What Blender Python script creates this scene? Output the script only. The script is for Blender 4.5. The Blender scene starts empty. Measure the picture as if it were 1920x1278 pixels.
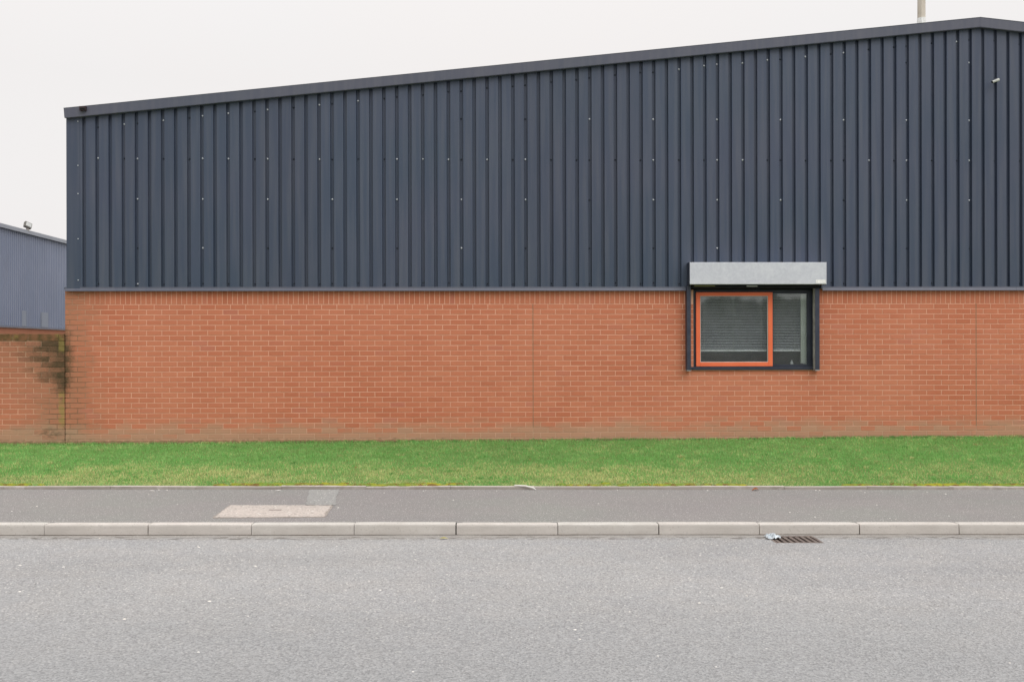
import bpy, math, random
import numpy as np
from mathutils import Matrix, Vector
random.seed(7); rng = np.random.default_rng(7)
S = bpy.context.scene
C = S.collection
R = math.radians

# ------------------------------------------------------------------ camera
cam_data = bpy.data.cameras.new('camera')
cam = bpy.data.objects.new('camera', cam_data); C.objects.link(cam)
cam_data.sensor_width = 36; cam_data.lens = 35.0
cam_data.shift_y = 16/1920; cam_data.clip_end = 600; cam_data.clip_start = .05
cam.matrix_world = (Matrix.Translation((0, -14.9, 1.665)) @ Matrix.Rotation(-math.atan(.0255), 4, 'Z')
                    @ Matrix.Rotation(R(90), 4, 'X') @ Matrix.Rotation(-.0023, 4, 'Z'))
S.camera = cam

# ------------------------------------------------------------------ world, sun, exposure
SUN_EL, SUN_AZ = R(52), R(146)          # broad overcast glow, behind the camera and to the right
W = bpy.data.worlds.new('World'); S.world = W; W.use_nodes = True
nt = W.node_tree; nt.nodes.clear()
def N(t, kind, **kw):
    n = t.nodes.new(kind)
    for k, v in kw.items(): setattr(n, k, v)
    return n
out = N(nt, 'ShaderNodeOutputWorld'); bg = N(nt, 'ShaderNodeBackground'); bg2 = N(nt, 'ShaderNodeBackground')
add = N(nt, 'ShaderNodeAddShader')
sky = N(nt, 'ShaderNodeTexSky', sky_type='NISHITA', sun_disc=False)
sky.sun_elevation = SUN_EL; sky.sun_rotation = SUN_AZ; sky.dust_density = 4
hs = N(nt, 'ShaderNodeHueSaturation'); hs.inputs['Saturation'].default_value = .12
nt.links.new(sky.outputs[0], hs.inputs['Color']); nt.links.new(hs.outputs[0], bg.inputs[0])
bg.inputs[1].default_value = .05 * .22
tc = N(nt, 'ShaderNodeTexCoord'); sep = N(nt, 'ShaderNodeSeparateXYZ')
nz = N(nt, 'ShaderNodeTexNoise'); nz.inputs['Scale'].default_value = 2.2; nz.inputs['Detail'].default_value = 3
mx = N(nt, 'ShaderNodeMix', data_type='RGBA')
mx.inputs['A'].default_value = (.545, .512, .496, 1); mx.inputs['B'].default_value = (.525, .524, .528, 1)
gr = N(nt, 'ShaderNodeMapRange'); gr.inputs['From Min'].default_value = .25; gr.inputs['From Max'].default_value = 1
gr.inputs['To Min'].default_value = 1.0; gr.inputs['To Max'].default_value = 1.45
nt.links.new(tc.outputs['Generated'], nz.inputs['Vector']); nt.links.new(tc.outputs['Generated'], sep.inputs[0])
nt.links.new(nz.outputs['Fac'], mx.inputs['Factor']); nt.links.new(sep.outputs['Z'], gr.inputs['Value'])
nt.links.new(mx.outputs['Result'], bg2.inputs[0]); nt.links.new(gr.outputs[0], bg2.inputs[1])
nt.links.new(bg.outputs[0], add.inputs[0]); nt.links.new(bg2.outputs[0], add.inputs[1]); nt.links.new(add.outputs[0], out.inputs[0])

sun_d = bpy.data.lights.new('sun', 'SUN'); sun_d.energy = 1.0; sun_d.angle = R(50); sun_d.color = (1, .975, .945)
sun = bpy.data.objects.new('sun', sun_d); C.objects.link(sun)
sdir = Vector((math.sin(SUN_AZ)*math.cos(SUN_EL), math.cos(SUN_AZ)*math.cos(SUN_EL), math.sin(SUN_EL)))
sun.rotation_euler = sdir.to_track_quat('Z', 'Y').to_euler()
sun.location = sdir*60
S.view_settings.view_transform = 'Standard'; S.view_settings.look = 'None'
S.view_settings.exposure = .62; S.view_settings.gamma = 1; S.view_settings.use_curve_mapping = False

# ------------------------------------------------------------------ materials
def lin(r, g, b):
    f = lambda c: (c/255/12.92) if c/255 <= .04045 else ((c/255+.055)/1.055)**2.4
    return (f(r), f(g), f(b), 1)
class Mat:
    def __init__(s, name, color=(.5, .5, .5, 1), rough=.6, metal=0, spec=.5):
        s.m = bpy.data.materials.new(name); s.m.use_nodes = True; s.t = s.m.node_tree
        s.b = s.t.nodes['Principled BSDF']; s.out = s.t.nodes['Material Output']
        s.b.inputs['Base Color'].default_value = color; s.b.inputs['Roughness'].default_value = rough
        s.b.inputs['Metallic'].default_value = metal; s.b.inputs['Specular IOR Level'].default_value = spec
        s.color = color
        s.pos = None
    def n(s, kind, **kw): return N(s.t, kind, **kw)
    def l(s, a, b): s.t.links.new(a, b)
    def P(s, scale=None):
        if s.pos is None: s.pos = s.n('ShaderNodeNewGeometry').outputs['Position']
        if scale is None: return s.pos
        mp = s.n('ShaderNodeMapping'); mp.inputs['Scale'].default_value = scale; s.l(s.pos, mp.inputs['Vector']); return mp.outputs[0]
    def noise(s, scale, detail=3, vec=None, rough=.55):
        a = s.n('ShaderNodeTexNoise'); a.inputs['Scale'].default_value = scale; a.inputs['Detail'].default_value = detail
        a.inputs['Roughness'].default_value = rough
        s.l(s.P() if vec is None else vec, a.inputs['Vector']); return a.outputs['Fac']
    def vor(s, scale, vec=None, feature='F1', out='Color'):
        a = s.n('ShaderNodeTexVoronoi', feature=feature); a.inputs['Scale'].default_value = scale
        s.l(s.P() if vec is None else vec, a.inputs['Vector']); return a.outputs[out]
    def mr(s, v, a, b, c=0., d=1., smooth=False):
        m = s.n('ShaderNodeMapRange'); m.clamp = True
        if smooth: m.interpolation_type = 'SMOOTHSTEP'
        for k, x in zip(('From Min', 'From Max', 'To Min', 'To Max'), (a, b, c, d)): m.inputs[k].default_value = x
        s.l(v, m.inputs['Value']); return m.outputs[0]
    def math(s, op, a, b=None):
        m = s.n('ShaderNodeMath', operation=op)
        for i, x in enumerate((a, b)):
            if x is None: continue
            if isinstance(x, (int, float)): m.inputs[i].default_value = x
            else: s.l(x, m.inputs[i])
        return m.outputs[0]
    def mix(s, fac, a, b, mode='MIX'):
        m = s.n('ShaderNodeMix', data_type='RGBA', blend_type=mode); m.clamp_result = False
        for key, x in (('Factor', fac), ('A', a), ('B', b)):
            sock = m.inputs[key] if key == 'Factor' else [i for i in m.inputs if i.name == key and i.type == 'RGBA'][0]
            if isinstance(x, (int, float, tuple)): sock.default_value = x
            else: s.l(x, sock)
        return m.outputs['Result']
    def scale(s, col, v):         # colour times a scalar socket
        c = s.n('ShaderNodeVectorMath', operation='SCALE')
        if isinstance(col, tuple): c.inputs[0].default_value = col[:3]
        else: s.l(col, c.inputs[0])
        s.l(v, c.inputs['Scale']); return c.outputs[0]
    def base(s, v): s.l(v, s.b.inputs['Base Color'])
    def bump(s, h, strength=.3, dist=.01):
        b = s.n('ShaderNodeBump'); b.inputs['Strength'].default_value = strength; b.inputs['Distance'].default_value = dist
        s.l(h, b.inputs['Height']); s.l(b.outputs[0], s.b.inputs['Normal'])
    def xyz(s):
        q = s.n('ShaderNodeSeparateXYZ'); s.l(s.P(), q.inputs[0]); return q.outputs

def stain_layer(M, col, mortar=False, rnd=None):
    """dirt with a shape of its own: lichen round the butt joint at the left end, pale lime bloom and soil splash at the foot"""
    x, y, z = M.xyz()
    n1 = M.noise(3.2, 5); n2 = M.noise(14, 4, M.P((1, 1, 2.2))); n3 = M.noise(1.1, 3)
    # weather-greying either side of the butt joint
    d = M.math('ABSOLUTE', M.math('ADD', x, 6.3))
    near = M.mr(M.math('ADD', d, M.math('MULTIPLY', M.math('SUBTRACT', n1, .5), 1.3)), .0, .85, 1, 0, True)
    near = M.math('MULTIPLY', near, M.mr(M.noise(30, 3, M.P((.4, 1, 1.6))), .35, .65, .35, 1))
    col = M.mix(M.math('MULTIPLY', near, .62), col, lin(146, 120, 96))
    bwm = M.mr(x, -6.9, -6.24, 1, 0)
    bwm = M.math('MULTIPLY', M.mr(x, -6.26, -6.24, 1, 0), M.mr(M.math('ADD', z, M.math('MULTIPLY', M.math('SUBTRACT', n1, .5), .9)), .7, 1.7, .12, .6))
    col = M.mix(bwm, col, lin(196, 166, 140) if mortar else lin(146, 108, 86))
    if mortar:
        dk = M.math('MULTIPLY', M.mr(M.math('ADD', M.math('ABSOLUTE', M.math('ADD', x, 6.2)), M.math('MULTIPLY', M.math('SUBTRACT', n1, .5), .8)), .15, .45, 1, 0), M.mr(z, 2.0, 2.3, 1, .3))
        col = M.mix(M.math('MULTIPLY', dk, .7), col, lin(104, 84, 60))
    # splash zone at the foot, patchy by brick
    br = M.vor(1, M.P((4.44, 0, 13.0)), out='Color')
    sr = M.n('ShaderNodeSeparateColor'); M.l(br, sr.inputs[0])
    hz = M.math('ADD', M.math('ADD', z, M.math('MULTIPLY', M.math('SUBTRACT', n1, .5), .22)), M.math('MULTIPLY', M.math('SUBTRACT', sr.outputs[0] if rnd is None else M.math('FRACT', M.math('MULTIPLY', rnd, 9.7)), .5), .18))
    foot = M.mr(hz, .38, .64, 1, 0, True)
    col = M.mix(M.math('MULTIPLY', foot, .55), col, lin(172, 152, 128))
    foot2 = M.mr(M.math('ADD', z, M.math('MULTIPLY', M.math('SUBTRACT', n2, .5), .16)), .30, .345, 1, 0, True)
    col = M.mix(M.math('MULTIPLY', foot2, .6), col, lin(112, 100, 72))
    # dark lichen beside the butt joint
    L_ = M.math('MAXIMUM', M.math('MULTIPLY', M.math('ADD', x, 6.246), -1.0), 0); R_ = M.math('MAXIMUM', M.math('ADD', x, 6.246), 0)
    wl = M.mr(z, .95, 1.8, .10, .50)
    e = M.math('ADD', M.math('DIVIDE', L_, wl), M.math('DIVIDE', R_, .085))
    e = M.math('ADD', e, M.mr(z, 1.25, .75, 0, 1.6)); e = M.math('ADD', e, M.math('MULTIPLY', M.mr(z, 1.88, 2.12, 0, 2), M.mr(R_, 0, .001, 0, 1)))
    e = M.math('ADD', e, M.math('ADD', M.math('MULTIPLY', M.math('SUBTRACT', M.noise(8, 7, None, .72), .5), 2.0), M.math('MULTIPLY', M.math('SUBTRACT', M.noise(45, 3), .5), 1.6)))
    e = M.math('ADD', e, M.math('MULTIPLY', M.math('SUBTRACT', sr.outputs[1] if rnd is None else M.math('FRACT', M.math('MULTIPLY', rnd, 5.3)), .5), 1.05))
    dark = M.mr(e, .1, 1.75, 1, 0)
    col = M.mix(M.math('MULTIPLY', dark, .9), col, M.mix(M.mr(n2, .4, .6), lin(84, 70, 52), lin(64, 60, 42)))
    bp_ = M.math('MULTIPLY', M.mr(M.math('ADD', M.math('ABSOLUTE', M.math('ADD', x, 6.45)), M.math('MULTIPLY', M.math('ABSOLUTE', M.math('SUBTRACT', z, .44)), 3)), .12, .36, 1, 0), M.mr(n2, .38, .58))
    col = M.mix(M.math('MULTIPLY', bp_, .6), col, lin(92, 82, 64))
    # yellow-green bloom down the joint
    g = M.math('MULTIPLY', M.mr(M.math('ABSOLUTE', M.math('ADD', x, 6.29)), .035, .05, 1, 0), M.math('MAXIMUM', M.mr(M.math('ABSOLUTE', M.math('SUBTRACT', z, 1.78)), .12, .16, .8, 0), M.mr(M.math('ABSOLUTE', M.math('SUBTRACT', z, .8)), .2, .3, 1, 0)))
    g = M.math('MULTIPLY', g, M.mr(M.noise(9, 3), .38, .52))
    col = M.mix(M.math('MULTIPLY', g, .6), col, lin(152, 138, 78))
    return col, z

def brick_material(name, lo, hi):
    M = Mat(name, rough=.9, spec=.2)
    g = M.n('ShaderNodeNewGeometry'); oi = M.n('ShaderNodeObjectInfo')
    r = M.math('FRACT', M.math('ADD', g.outputs['Random Per Island'], oi.outputs['Random']))
    r2 = M.math('FRACT', M.math('MULTIPLY', r, 17.31))
    c = M.mix(r, lo, hi)
    c = M.mix(M.mr(r2, .8, 1, 0, .45), c, lin(176, 104, 76))
    c = M.mix(M.mr(M.math('FRACT', M.math('MULTIPLY', r, 7.7)), .9, 1, 0, .45), c, lin(184, 116, 102))
    # tooled, dragged face
    c = M.mix(M.mr(M.noise(9, 4, M.P((1, 1, 7))), .35, .7, 0, .3), c, lin(166, 100, 76))
    c = M.mix(M.mr(M.noise(.55, 3), .35, .65, 0, .28), c, lin(208, 140, 112))
    fine = M.noise(160, 3)
    c = M.scale(c, M.mr(fine, .3, .7, .9, 1.1))
    c, z = stain_layer(M, c, False, r)
    M.base(c); M.bump(fine, .35, .003)
    return M.m
MAT = {}
MAT['brick'] = brick_material('red brick', lin(188, 112, 84), lin(197, 123, 94))
def mortar_material():
    M = Mat('pink mortar', rough=.95, spec=.1)
    c = M.mix(M.noise(2, 4), lin(218, 168, 142), lin(231, 187, 163))
    c, z = stain_layer(M, c, True)
    M.base(c); M.bump(M.noise(220, 3), .4, .003)
    return M.m
MAT['mortar'] = mortar_material()

def cladding_material(name, c1, c2, rough=.42):
    M = Mat(name, rough=rough, spec=.35)
    a = M.noise(.6, 3); b = M.noise(2.2, 5, M.P((6, 1, .25)))
    c = M.mix(M.mr(a, .35, .65), c1, c2)
    c = M.mix(M.mr(b, .42, .75, 0, .16), c, lin(130, 128, 130))
    oi = M.n('ShaderNodeObjectInfo')
    c = M.scale(c, M.mr(oi.outputs['Random'], 0, 1, .95, 1.045))
    M.base(c)
    M.l(M.mr(b, .3, .7, rough-.06, rough+.14), M.b.inputs['Roughness'])
    M.bump(M.noise(1.6, 2, M.P((1, 1, .35))), .12, .02)
    return M.m
MAT['clad'] = cladding_material('anthracite coated steel', lin(61, 73, 91), lin(67, 75, 94))
MAT['trim'] = cladding_material('anthracite trim', lin(80, 85, 99), lin(86, 88, 102))
MAT['farclad'] = cladding_material('grey blue coated steel', lin(118, 127, 149), lin(126, 134, 155), .35)
MAT['fartrim'] = cladding_material('pale grey trim', lin(138, 143, 154), lin(144, 148, 158), .4)
def simple(name, col, rough=.6, metal=0, spec=.5, nscale=None, col2=None, amt=1., bump=None, detail=4):
    M = Mat(name, col, rough, metal, spec)
    if nscale:
        M.base(M.mix(M.mr(M.noise(nscale, detail), .35, .65, 0, amt), col, col2 or col))
    if bump: M.bump(M.noise(bump[0], 4), bump[1], bump[2])
    return M.m
MAT['roof'] = simple('roof sheet', lin(96, 98, 104), .6, nscale=1.2, col2=lin(112, 112, 110))
MAT['steel_bright'] = simple('zinc screw head', lin(240, 244, 248), .35, .0, .8, 40, lin(225, 230, 236))
MAT['steel_dark'] = simple('dark screw cap', lin(42, 48, 60), .6, 0, .3, 40, lin(54, 60, 70))
MAT['frame'] = simple('dark window frame', lin(36, 41, 54), .45, 0, .4, 6, lin(50, 56, 68), .6)
MAT['rail'] = simple('dark guide rail', lin(44, 50, 66), .45, .0, .4, 8, lin(70, 72, 84), .55)
MAT['rail_in'] = simple('worn grey rail lining', lin(176, 172, 168), .6, 0, .3, 10, lin(134, 130, 126))
MAT['orange'] = simple('orange painted sash', lin(236, 118, 78), .45, 0, .35, 3, lin(226, 104, 66), .7)
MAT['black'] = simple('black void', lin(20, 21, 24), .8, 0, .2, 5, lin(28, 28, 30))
MAT['white'] = simple('white plastic', lin(246, 246, 246), .5, 0, .4, 30, lin(214, 214, 210))
MAT['pale'] = simple('pale blind headrail', lin(190, 192, 188), .5, 0, .4, 12, lin(172, 176, 170))
MAT['slat'] = simple('aluminium slat', lin(236, 238, 240), .4, .0, .5, 6, lin(226, 230, 232))
MAT['room'] = simple('office wall', lin(176, 180, 182), .9, 0, .2, 1.5, lin(96, 100, 104))
MAT['roomred'] = simple('dark red desk panel', lin(104, 88, 88), .7, 0, .3, 3, lin(88, 82, 86))
MAT['roomreveal'] = simple('pale window reveal', lin(232, 236, 224), .8, 0, .2, 5, lin(214, 220, 206))
MAT['silicone'] = simple('sealant joint', lin(152, 124, 100), .8, 0, .3, 9, lin(120, 104, 84))
MAT['iron'] = simple('cast iron', lin(112, 100, 96), .7, .2, .4, 14, lin(134, 122, 114), 1, (120, .4, .003))
MAT['pit'] = simple('wet silt', lin(34, 28, 26), .5, 0, .4, 20, lin(50, 42, 38))
MAT['earth'] = simple('bare earth', lin(92, 78, 56), .95, 0, .1, 10, lin(128, 118, 88), 1, (60, .6, .01))
MAT['silt'] = simple('kerb gap shade', lin(92, 82, 74), .9, 0, .2, 12, lin(120, 108, 98))  # dark dirt colour that stands for shade in the kerb gap
MAT['post'] = simple('weathered cream post', lin(214, 206, 194), .6, 0, .3, 3, lin(180, 168, 152), 1)
MAT['litter'] = simple('crumpled film', lin(226, 232, 236), .25, .1, .8, 30, lin(170, 182, 190))
MAT['leaf_brown'] = simple('brown leaf', lin(166, 104, 62), .8, 0, .2, 30, lin(128, 76, 46))
MAT['leaf_yellow'] = simple('yellow leaf', lin(196, 186, 92), .8, 0, .2, 30, lin(150, 140, 70))
MAT['chip'] = simple('pale chip', lin(228, 226, 222), .8, 0, .2, 30, lin(226, 220, 210))
MAT['sensor'] = simple('dark red brown casing', lin(54, 34, 38), .5, 0, .4, 30, lin(40, 28, 32))
MAT['bark'] = simple('bark', lin(86, 76, 64), .9, 0, .2, 6, lin(66, 58, 48))
def galvanised():
    M = Mat('galvanised steel', rough=.5, metal=.1, spec=.5)
    v = M.n('ShaderNodeSeparateColor'); M.l(M.vor(38), v.inputs[0])
    c = M.mix(v.outputs[0], lin(190, 193, 202), lin(199, 202, 210))
    c = M.mix(M.mr(M.noise(5, 5), .5, .72, 0, .5), c, lin(214, 217, 222))
    M.base(c); M.l(M.mr(v.outputs[1], 0, 1, .42, .6), M.b.inputs['Roughness'])
    return M.m
MAT['galv'] = galvanised()
def glass():
    M = Mat('window glass')
    t = M.t; t.nodes.remove(M.b)
    tr = M.n('ShaderNodeBsdfTransparent'); tr.inputs[0].default_value = (.88, .90, .91, 1)
    gl = M.n('ShaderNodeBsdfGlossy'); gl.inputs['Roughness'].default_value = .035; gl.inputs[0].default_value = (.95, 1, 1, 1)
    lw = M.n('ShaderNodeLayerWeight'); lw.inputs['Blend'].default_value = .5
    fr = M.math('ADD', M.math('MULTIPLY', M.math('POWER', lw.outputs['Facing'], 5), .85), .085)
    ms = M.n('ShaderNodeMixShader'); M.l(fr, ms.inputs[0]); M.l(tr.outputs[0], ms.inputs[1]); M.l(gl.outputs[0], ms.inputs[2])
    df = M.n('ShaderNodeBsdfDiffuse'); df.inputs[0].default_value = (.50, .52, .54, 1)   # grey haze mixed over the pane to lift its brightness
    m2 = M.n('ShaderNodeMixShader'); M.l(M.mr(M.noise(2.5, 4), .35, .75, .05, .09), m2.inputs[0])
    M.l(ms.outputs[0], m2.inputs[1]); M.l(df.outputs[0], m2.inputs[2]); M.l(m2.outputs[0], M.out.inputs[0])
    return M.m
MAT['glass'] = glass()

def tarmac(name, a, b, warm, grain, contrast, bump_s, chips=.0, kerb_dirt=False):
    M = Mat(name, rough=.88, spec=.3)
    P = M.P((1, 1, 1))
    big = M.noise(.35, 4); mid = M.noise(2.6, 4); blot = M.noise(.9, 5, M.P((.45, 1.3, 1)))
    c = M.mix(M.mr(big, .35, .65), a, b)
    c = M.mix(M.mr(mid, .4, .7, 0, .35), c, warm)
    c = M.mix(M.mr(blot, .42, .68, 0, .20), c, lin(122, 122, 122))
    v = M.n('ShaderNodeSeparateColor'); M.l(M.vor(grain), v.inputs[0])
    g2 = M.noise(grain*.55, 2)
    tone = M.math('ADD', M.mr(v.outputs[0], 0, 1, 1-contrast, 1+contrast), M.mr(g2, .3, .7, -contrast*.6, contrast*.6))
    c = M.scale(c, tone)
    # a share of the stones is paler or darker than the rest
    c = M.mix(M.mr(v.outputs[1], .965, .972, 0, .75), c, lin(224, 222, 216))
    c = M.mix(M.mr(v.outputs[2], .95, .96, 0, .5), c, lin(96, 92, 90))
    if kerb_dirt:
        x, y, z = M.xyz()
        dn = M.math('ADD', y, M.math('MULTIPLY', M.math('SUBTRACT', M.noise(5, 5, M.P((.5, 1, 1))), .5), .34))
        dirt = M.mr(dn, -6.24, -6.0, 0, 1, True)
        c = M.mix(M.math('MULTIPLY', dirt, .5), c, lin(150, 142, 132))
        cr = M.mr(M.noise(30, 3, M.P((.3, 1, 1))), .52, .6, 0, .8)
        band = M.mr(M.math('ABSOLUTE', M.math('ADD', y, 6.09)), .03, .12, 1, 0, True)
        c = M.mix(M.math('MULTIPLY', cr, band), c, lin(96, 90, 84))
        # tyre-worn, slightly darker and bluer towards the middle of the carriageway
        worn = M.mr(M.math('ADD', y, M.math('MULTIPLY', big, 1.2)), -9.6, -7.2, 1, 0, True)
        c = M.mix(M.math('MULTIPLY', worn, .75), c, M.scale(lin(150, 151, 152), tone))
    M.base(c)
    h = M.math('ADD', M.vor(grain, out='Distance'), M.math('MULTIPLY', g2, .8))
    M.bump(h, bump_s, .006)
    return M.m
MAT['road'] = tarmac('worn grey chippings road', lin(168, 168, 168), lin(163, 163, 164), lin(176, 172, 168), 100, .21, .8, kerb_dirt=True)
MAT['foot'] = tarmac('smooth footway tarmac', lin(143, 139, 138), lin(142, 143, 138), lin(147, 141, 140), 190, .08, .25)
MAT['patch'] = tarmac('pale repair patch', lin(158, 158, 156), lin(152, 152, 150), lin(160, 158, 152), 90, .10, .3)
MAT['cover'] = tarmac('cream cover infill', lin(198, 188, 180), lin(190, 182, 174), lin(200, 188, 180), 60, .10, .4)
def concrete(name, a, b, spots, face=None):
    M = Mat(name, rough=.9, spec=.2)
    oi = M.n('ShaderNodeObjectInfo')
    c = M.mix(oi.outputs['Random'], a, b)
    c = M.mix(M.mr(M.noise(7, 5), .38, .68, 0, .3), c, lin(166, 160, 150))
    c = M.mix(M.mr(M.noise(60, 3), .6, .7, 0, spots), c, lin(112, 106, 98))
    if face:                               # road film on the upstand, painted to deepen its shade against the lit top
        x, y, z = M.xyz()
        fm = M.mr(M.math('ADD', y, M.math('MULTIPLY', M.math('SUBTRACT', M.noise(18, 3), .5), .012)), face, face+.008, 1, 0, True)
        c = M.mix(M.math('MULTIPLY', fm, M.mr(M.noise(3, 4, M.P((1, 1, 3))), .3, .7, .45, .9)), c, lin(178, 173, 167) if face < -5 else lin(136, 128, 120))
    M.base(c); M.bump(M.noise(90, 4), .45, .006)
    return M.m
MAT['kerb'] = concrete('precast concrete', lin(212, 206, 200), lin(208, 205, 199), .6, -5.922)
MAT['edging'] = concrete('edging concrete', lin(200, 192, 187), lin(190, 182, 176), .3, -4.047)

def soil():
    M = Mat('turf soil', rough=.95, spec=.1)
    c = M.mix(M.mr(M.noise(30, 4), .35, .65), lin(96, 128, 66), lin(130, 134, 88)); M.base(c); return M.m
MAT['soil'] = soil()
def grass_mat():
    M = Mat('mown grass', rough=.7, spec=.25)
    at = M.n('ShaderNodeAttribute'); at.attribute_name = 'tone'; sp = M.n('ShaderNodeSeparateColor'); M.l(at.outputs['Color'], sp.inputs[0])
    c = M.mix(sp.outputs[1], lin(104, 174, 88), lin(140, 196, 118))
    c = M.mix(sp.outputs[0], c, lin(214, 206, 150))
    c = M.scale(c, M.mr(sp.outputs[2], 0, 1, .78, 1.22))
    M.base(c)
    tl = M.n('ShaderNodeBsdfTranslucent'); M.l(c, tl.inputs[0])
    ms = M.n('ShaderNodeMixShader'); ms.inputs[0].default_value = .42
    M.l(M.b.outputs[0], ms.inputs[1]); M.l(tl.outputs[0], ms.inputs[2]); M.l(ms.outputs[0], M.out.inputs[0])
    return M.m
MAT['grass'] = grass_mat()
def moss_mat():
    M = Mat('yellow moss', rough=.95, spec=.1)
    c = M.mix(M.mr(M.noise(4, 4), .4, .6), lin(158, 154, 52), lin(118, 140, 62))
    c = M.mix(M.mr(M.noise(13, 3), .5, .62), c, lin(122, 100, 56)); M.base(c); M.bump(M.noise(80, 3), .8, .01); return M.m
MAT['moss'] = moss_mat()
MAT['crown'] = simple('foliage', lin(96, 104, 86), .8, 0, .2, .3, lin(74, 84, 80))

# ------------------------------------------------------------------ mesh helpers
class MB:
    def __init__(s): s.v = []; s.f = []; s.mi = []
    def quad(s, a, b, c, d, m=0):
        k = len(s.v); s.v += [a, b, c, d]; s.f.append((k, k+1, k+2, k+3)); s.mi.append(m)
    def poly(s, pts, m=0):
        k = len(s.v); s.v += list(pts); s.f.append(tuple(range(k, k+len(pts)))); s.mi.append(m)
    def box(s, x0, x1, y0, y1, z0, z1, m=0):
        k = len(s.v)
        s.v += [(x0, y0, z0), (x1, y0, z0), (x1, y1, z0), (x0, y1, z0), (x0, y0, z1), (x1, y0, z1), (x1, y1, z1), (x0, y1, z1)]
        for q in ((0, 1, 5, 4), (1, 2, 6, 5), (2, 3, 7, 6), (3, 0, 4, 7), (4, 5, 6, 7), (3, 2, 1, 0)):
            s.f.append(tuple(k+i for i in q)); s.mi.append(m)
        return s
    def prism(s, sec, axis, a, b, m=0):
        """extrude a closed 2-D section along an axis; sec points are the other two coordinates in xyz order"""
        def P(u, t):
            u = list(u); u.insert(axis, t); return tuple(u)
        k = len(s.v); n = len(sec)
        s.v += [P(u, a) for u in sec] + [P(u, b) for u in sec]
        for i in range(n):
            j = (i+1) % n; s.f.append((k+i, k+j, k+n+j, k+n+i)); s.mi.append(m)
        s.f.append(tuple(k+i for i in reversed(range(n)))); s.f.append(tuple(k+n+i for i in range(n))); s.mi += [m, m]
        return s
    def cyl(s, p, q, r, n=10, r2=None, m=0):
        p, q = Vector(p), Vector(q); d = (q-p).normalized(); a = d.orthogonal().normalized(); b = d.cross(a)
        r2 = r if r2 is None else r2; k = len(s.v)
        for c, rr in ((p, r), (q, r2)):
            for i in range(n):
                t = 2*math.pi*(i+.5)/n; s.v.append(tuple(c + a*rr*math.cos(t) + b*rr*math.sin(t)))
        for i in range(n):
            j = (i+1) % n; s.f.append((k+i, k+j, k+n+j, k+n+i)); s.mi.append(m)
        s.f.append(tuple(k+i for i in reversed(range(n)))); s.f.append(tuple(k+n+i for i in range(n))); s.mi += [m, m]
        return s
    def mesh(s, name, mats, fix=True):
        me = bpy.data.meshes.new(name); me.from_pydata(s.v, [], s.f)
        for mm in (mats if isinstance(mats, (list, tuple)) else [mats]): me.materials.append(mm)
        if len(me.materials) > 1: me.polygons.foreach_set('material_index', s.mi)
        if fix:
            import bmesh
            bm = bmesh.new(); bm.from_mesh(me); bmesh.ops.recalc_face_normals(bm, faces=bm.faces); bm.to_mesh(me); bm.free()
        me.update(); return me
    def build(s, name, mats, parent=None, fix=True):
        return link(name, s.mesh(name, mats, fix), parent)
def link(name, me, parent=None, loc=None):
    o = bpy.data.objects.new(name, me); C.objects.link(o)
    if parent is not None: o.parent = parent
    if loc: o.location = loc
    return o
def tag(o, label=None, cat=None, group=None, kind=None):
    if label: o['label'] = label
    if cat: o['category'] = cat
    if group: o['group'] = group
    if kind: o['kind'] = kind
    return o
def empty(name, label, cat, group=None):
    o = bpy.data.objects.new(name, None); C.objects.link(o); o.empty_display_size = .2
    return tag(o, label, cat, group)
def bevel(o, w=.003, seg=2):
    b = o.modifiers.new('bevel', 'BEVEL'); b.width = w; b.segments = seg; b.limit_method = 'ANGLE'; return o

# ------------------------------------------------------------------ levels of the ground
SL = -.0062
def sx(x): return SL*max(-16, min(16, x))
KY = -5.93                                # kerb face
def z_road(x, y): return -.003 + sx(x) + .012*min(3.6, max(0, KY-y))
def z_kerb(x): return .091 + sx(x)
def z_foot(x, y): return .089 + sx(x) + .050*(y-(KY+.125))/1.70
EY = -4.05                                # edging face
def z_edge(x): return .176 + sx(x)
def z_base(x): return .296 + .0035*max(-16, min(16, x))
def z_verge(x, y):
    t = max(0, min(1, (y+4.0)/4.0)); return (z_edge(x)-.012)*(1-t) + z_base(x)*t - .004*math.sin(t*math.pi)
def sheet(name, x0, x1, y0, y1, zf, mat, nx=60, ny=10, hole=None):
    xs = list(np.linspace(x0, x1, nx)); ys = list(np.linspace(y0, y1, ny))
    if hole: xs = sorted(set([a for a in xs] + list(hole[:2]))); ys = sorted(set([a for a in ys] + list(hole[2:])))
    b = MB()
    idx = {}
    for i, x in enumerate(xs):
        for j, y in enumerate(ys): idx[i, j] = len(b.v); b.v.append((x, y, zf(x, y)))
    for i in range(len(xs)-1):
        for j in range(len(ys)-1):
            if hole and hole[0]-1e-6 <= xs[i] < hole[1]-1e-6 and hole[2]-1e-6 <= ys[j] < hole[3]-1e-6: continue
            b.f.append((idx[i, j], idx[i+1, j], idx[i+1, j+1], idx[i, j+1])); b.mi.append(0)
    o = b.build(name, mat, fix=False); o['kind'] = 'structure'; return o
GX0, GX1, GY0, GY1 = 2.50, 2.92, -6.34, -6.02      # road gully opening
sheet('ground', -260, 260, -260, 260, lambda x, y: -.35 if y < -20 else -.35, MAT['soil'], 12, 12)
sheet('road', -30, 34, -17.5, KY+.02, z_road, MAT['road'], 80, 30, (GX0, GX1, GY0, GY1))
sheet('pavement', -30, 34, KY+.11, EY+.02, z_foot, MAT['foot'], 60, 6)
sheet('verge', -30, 34, EY+.04, .02, z_verge, MAT['soil'], 60, 10)
sheet('far_verge', -30, 34, -60, -17.5, lambda x, y: .02, MAT['soil'], 10, 6)
sheet('yard', -60, -6.26, .22, 60, lambda x, y: .25, MAT['foot'], 8, 8)

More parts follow.
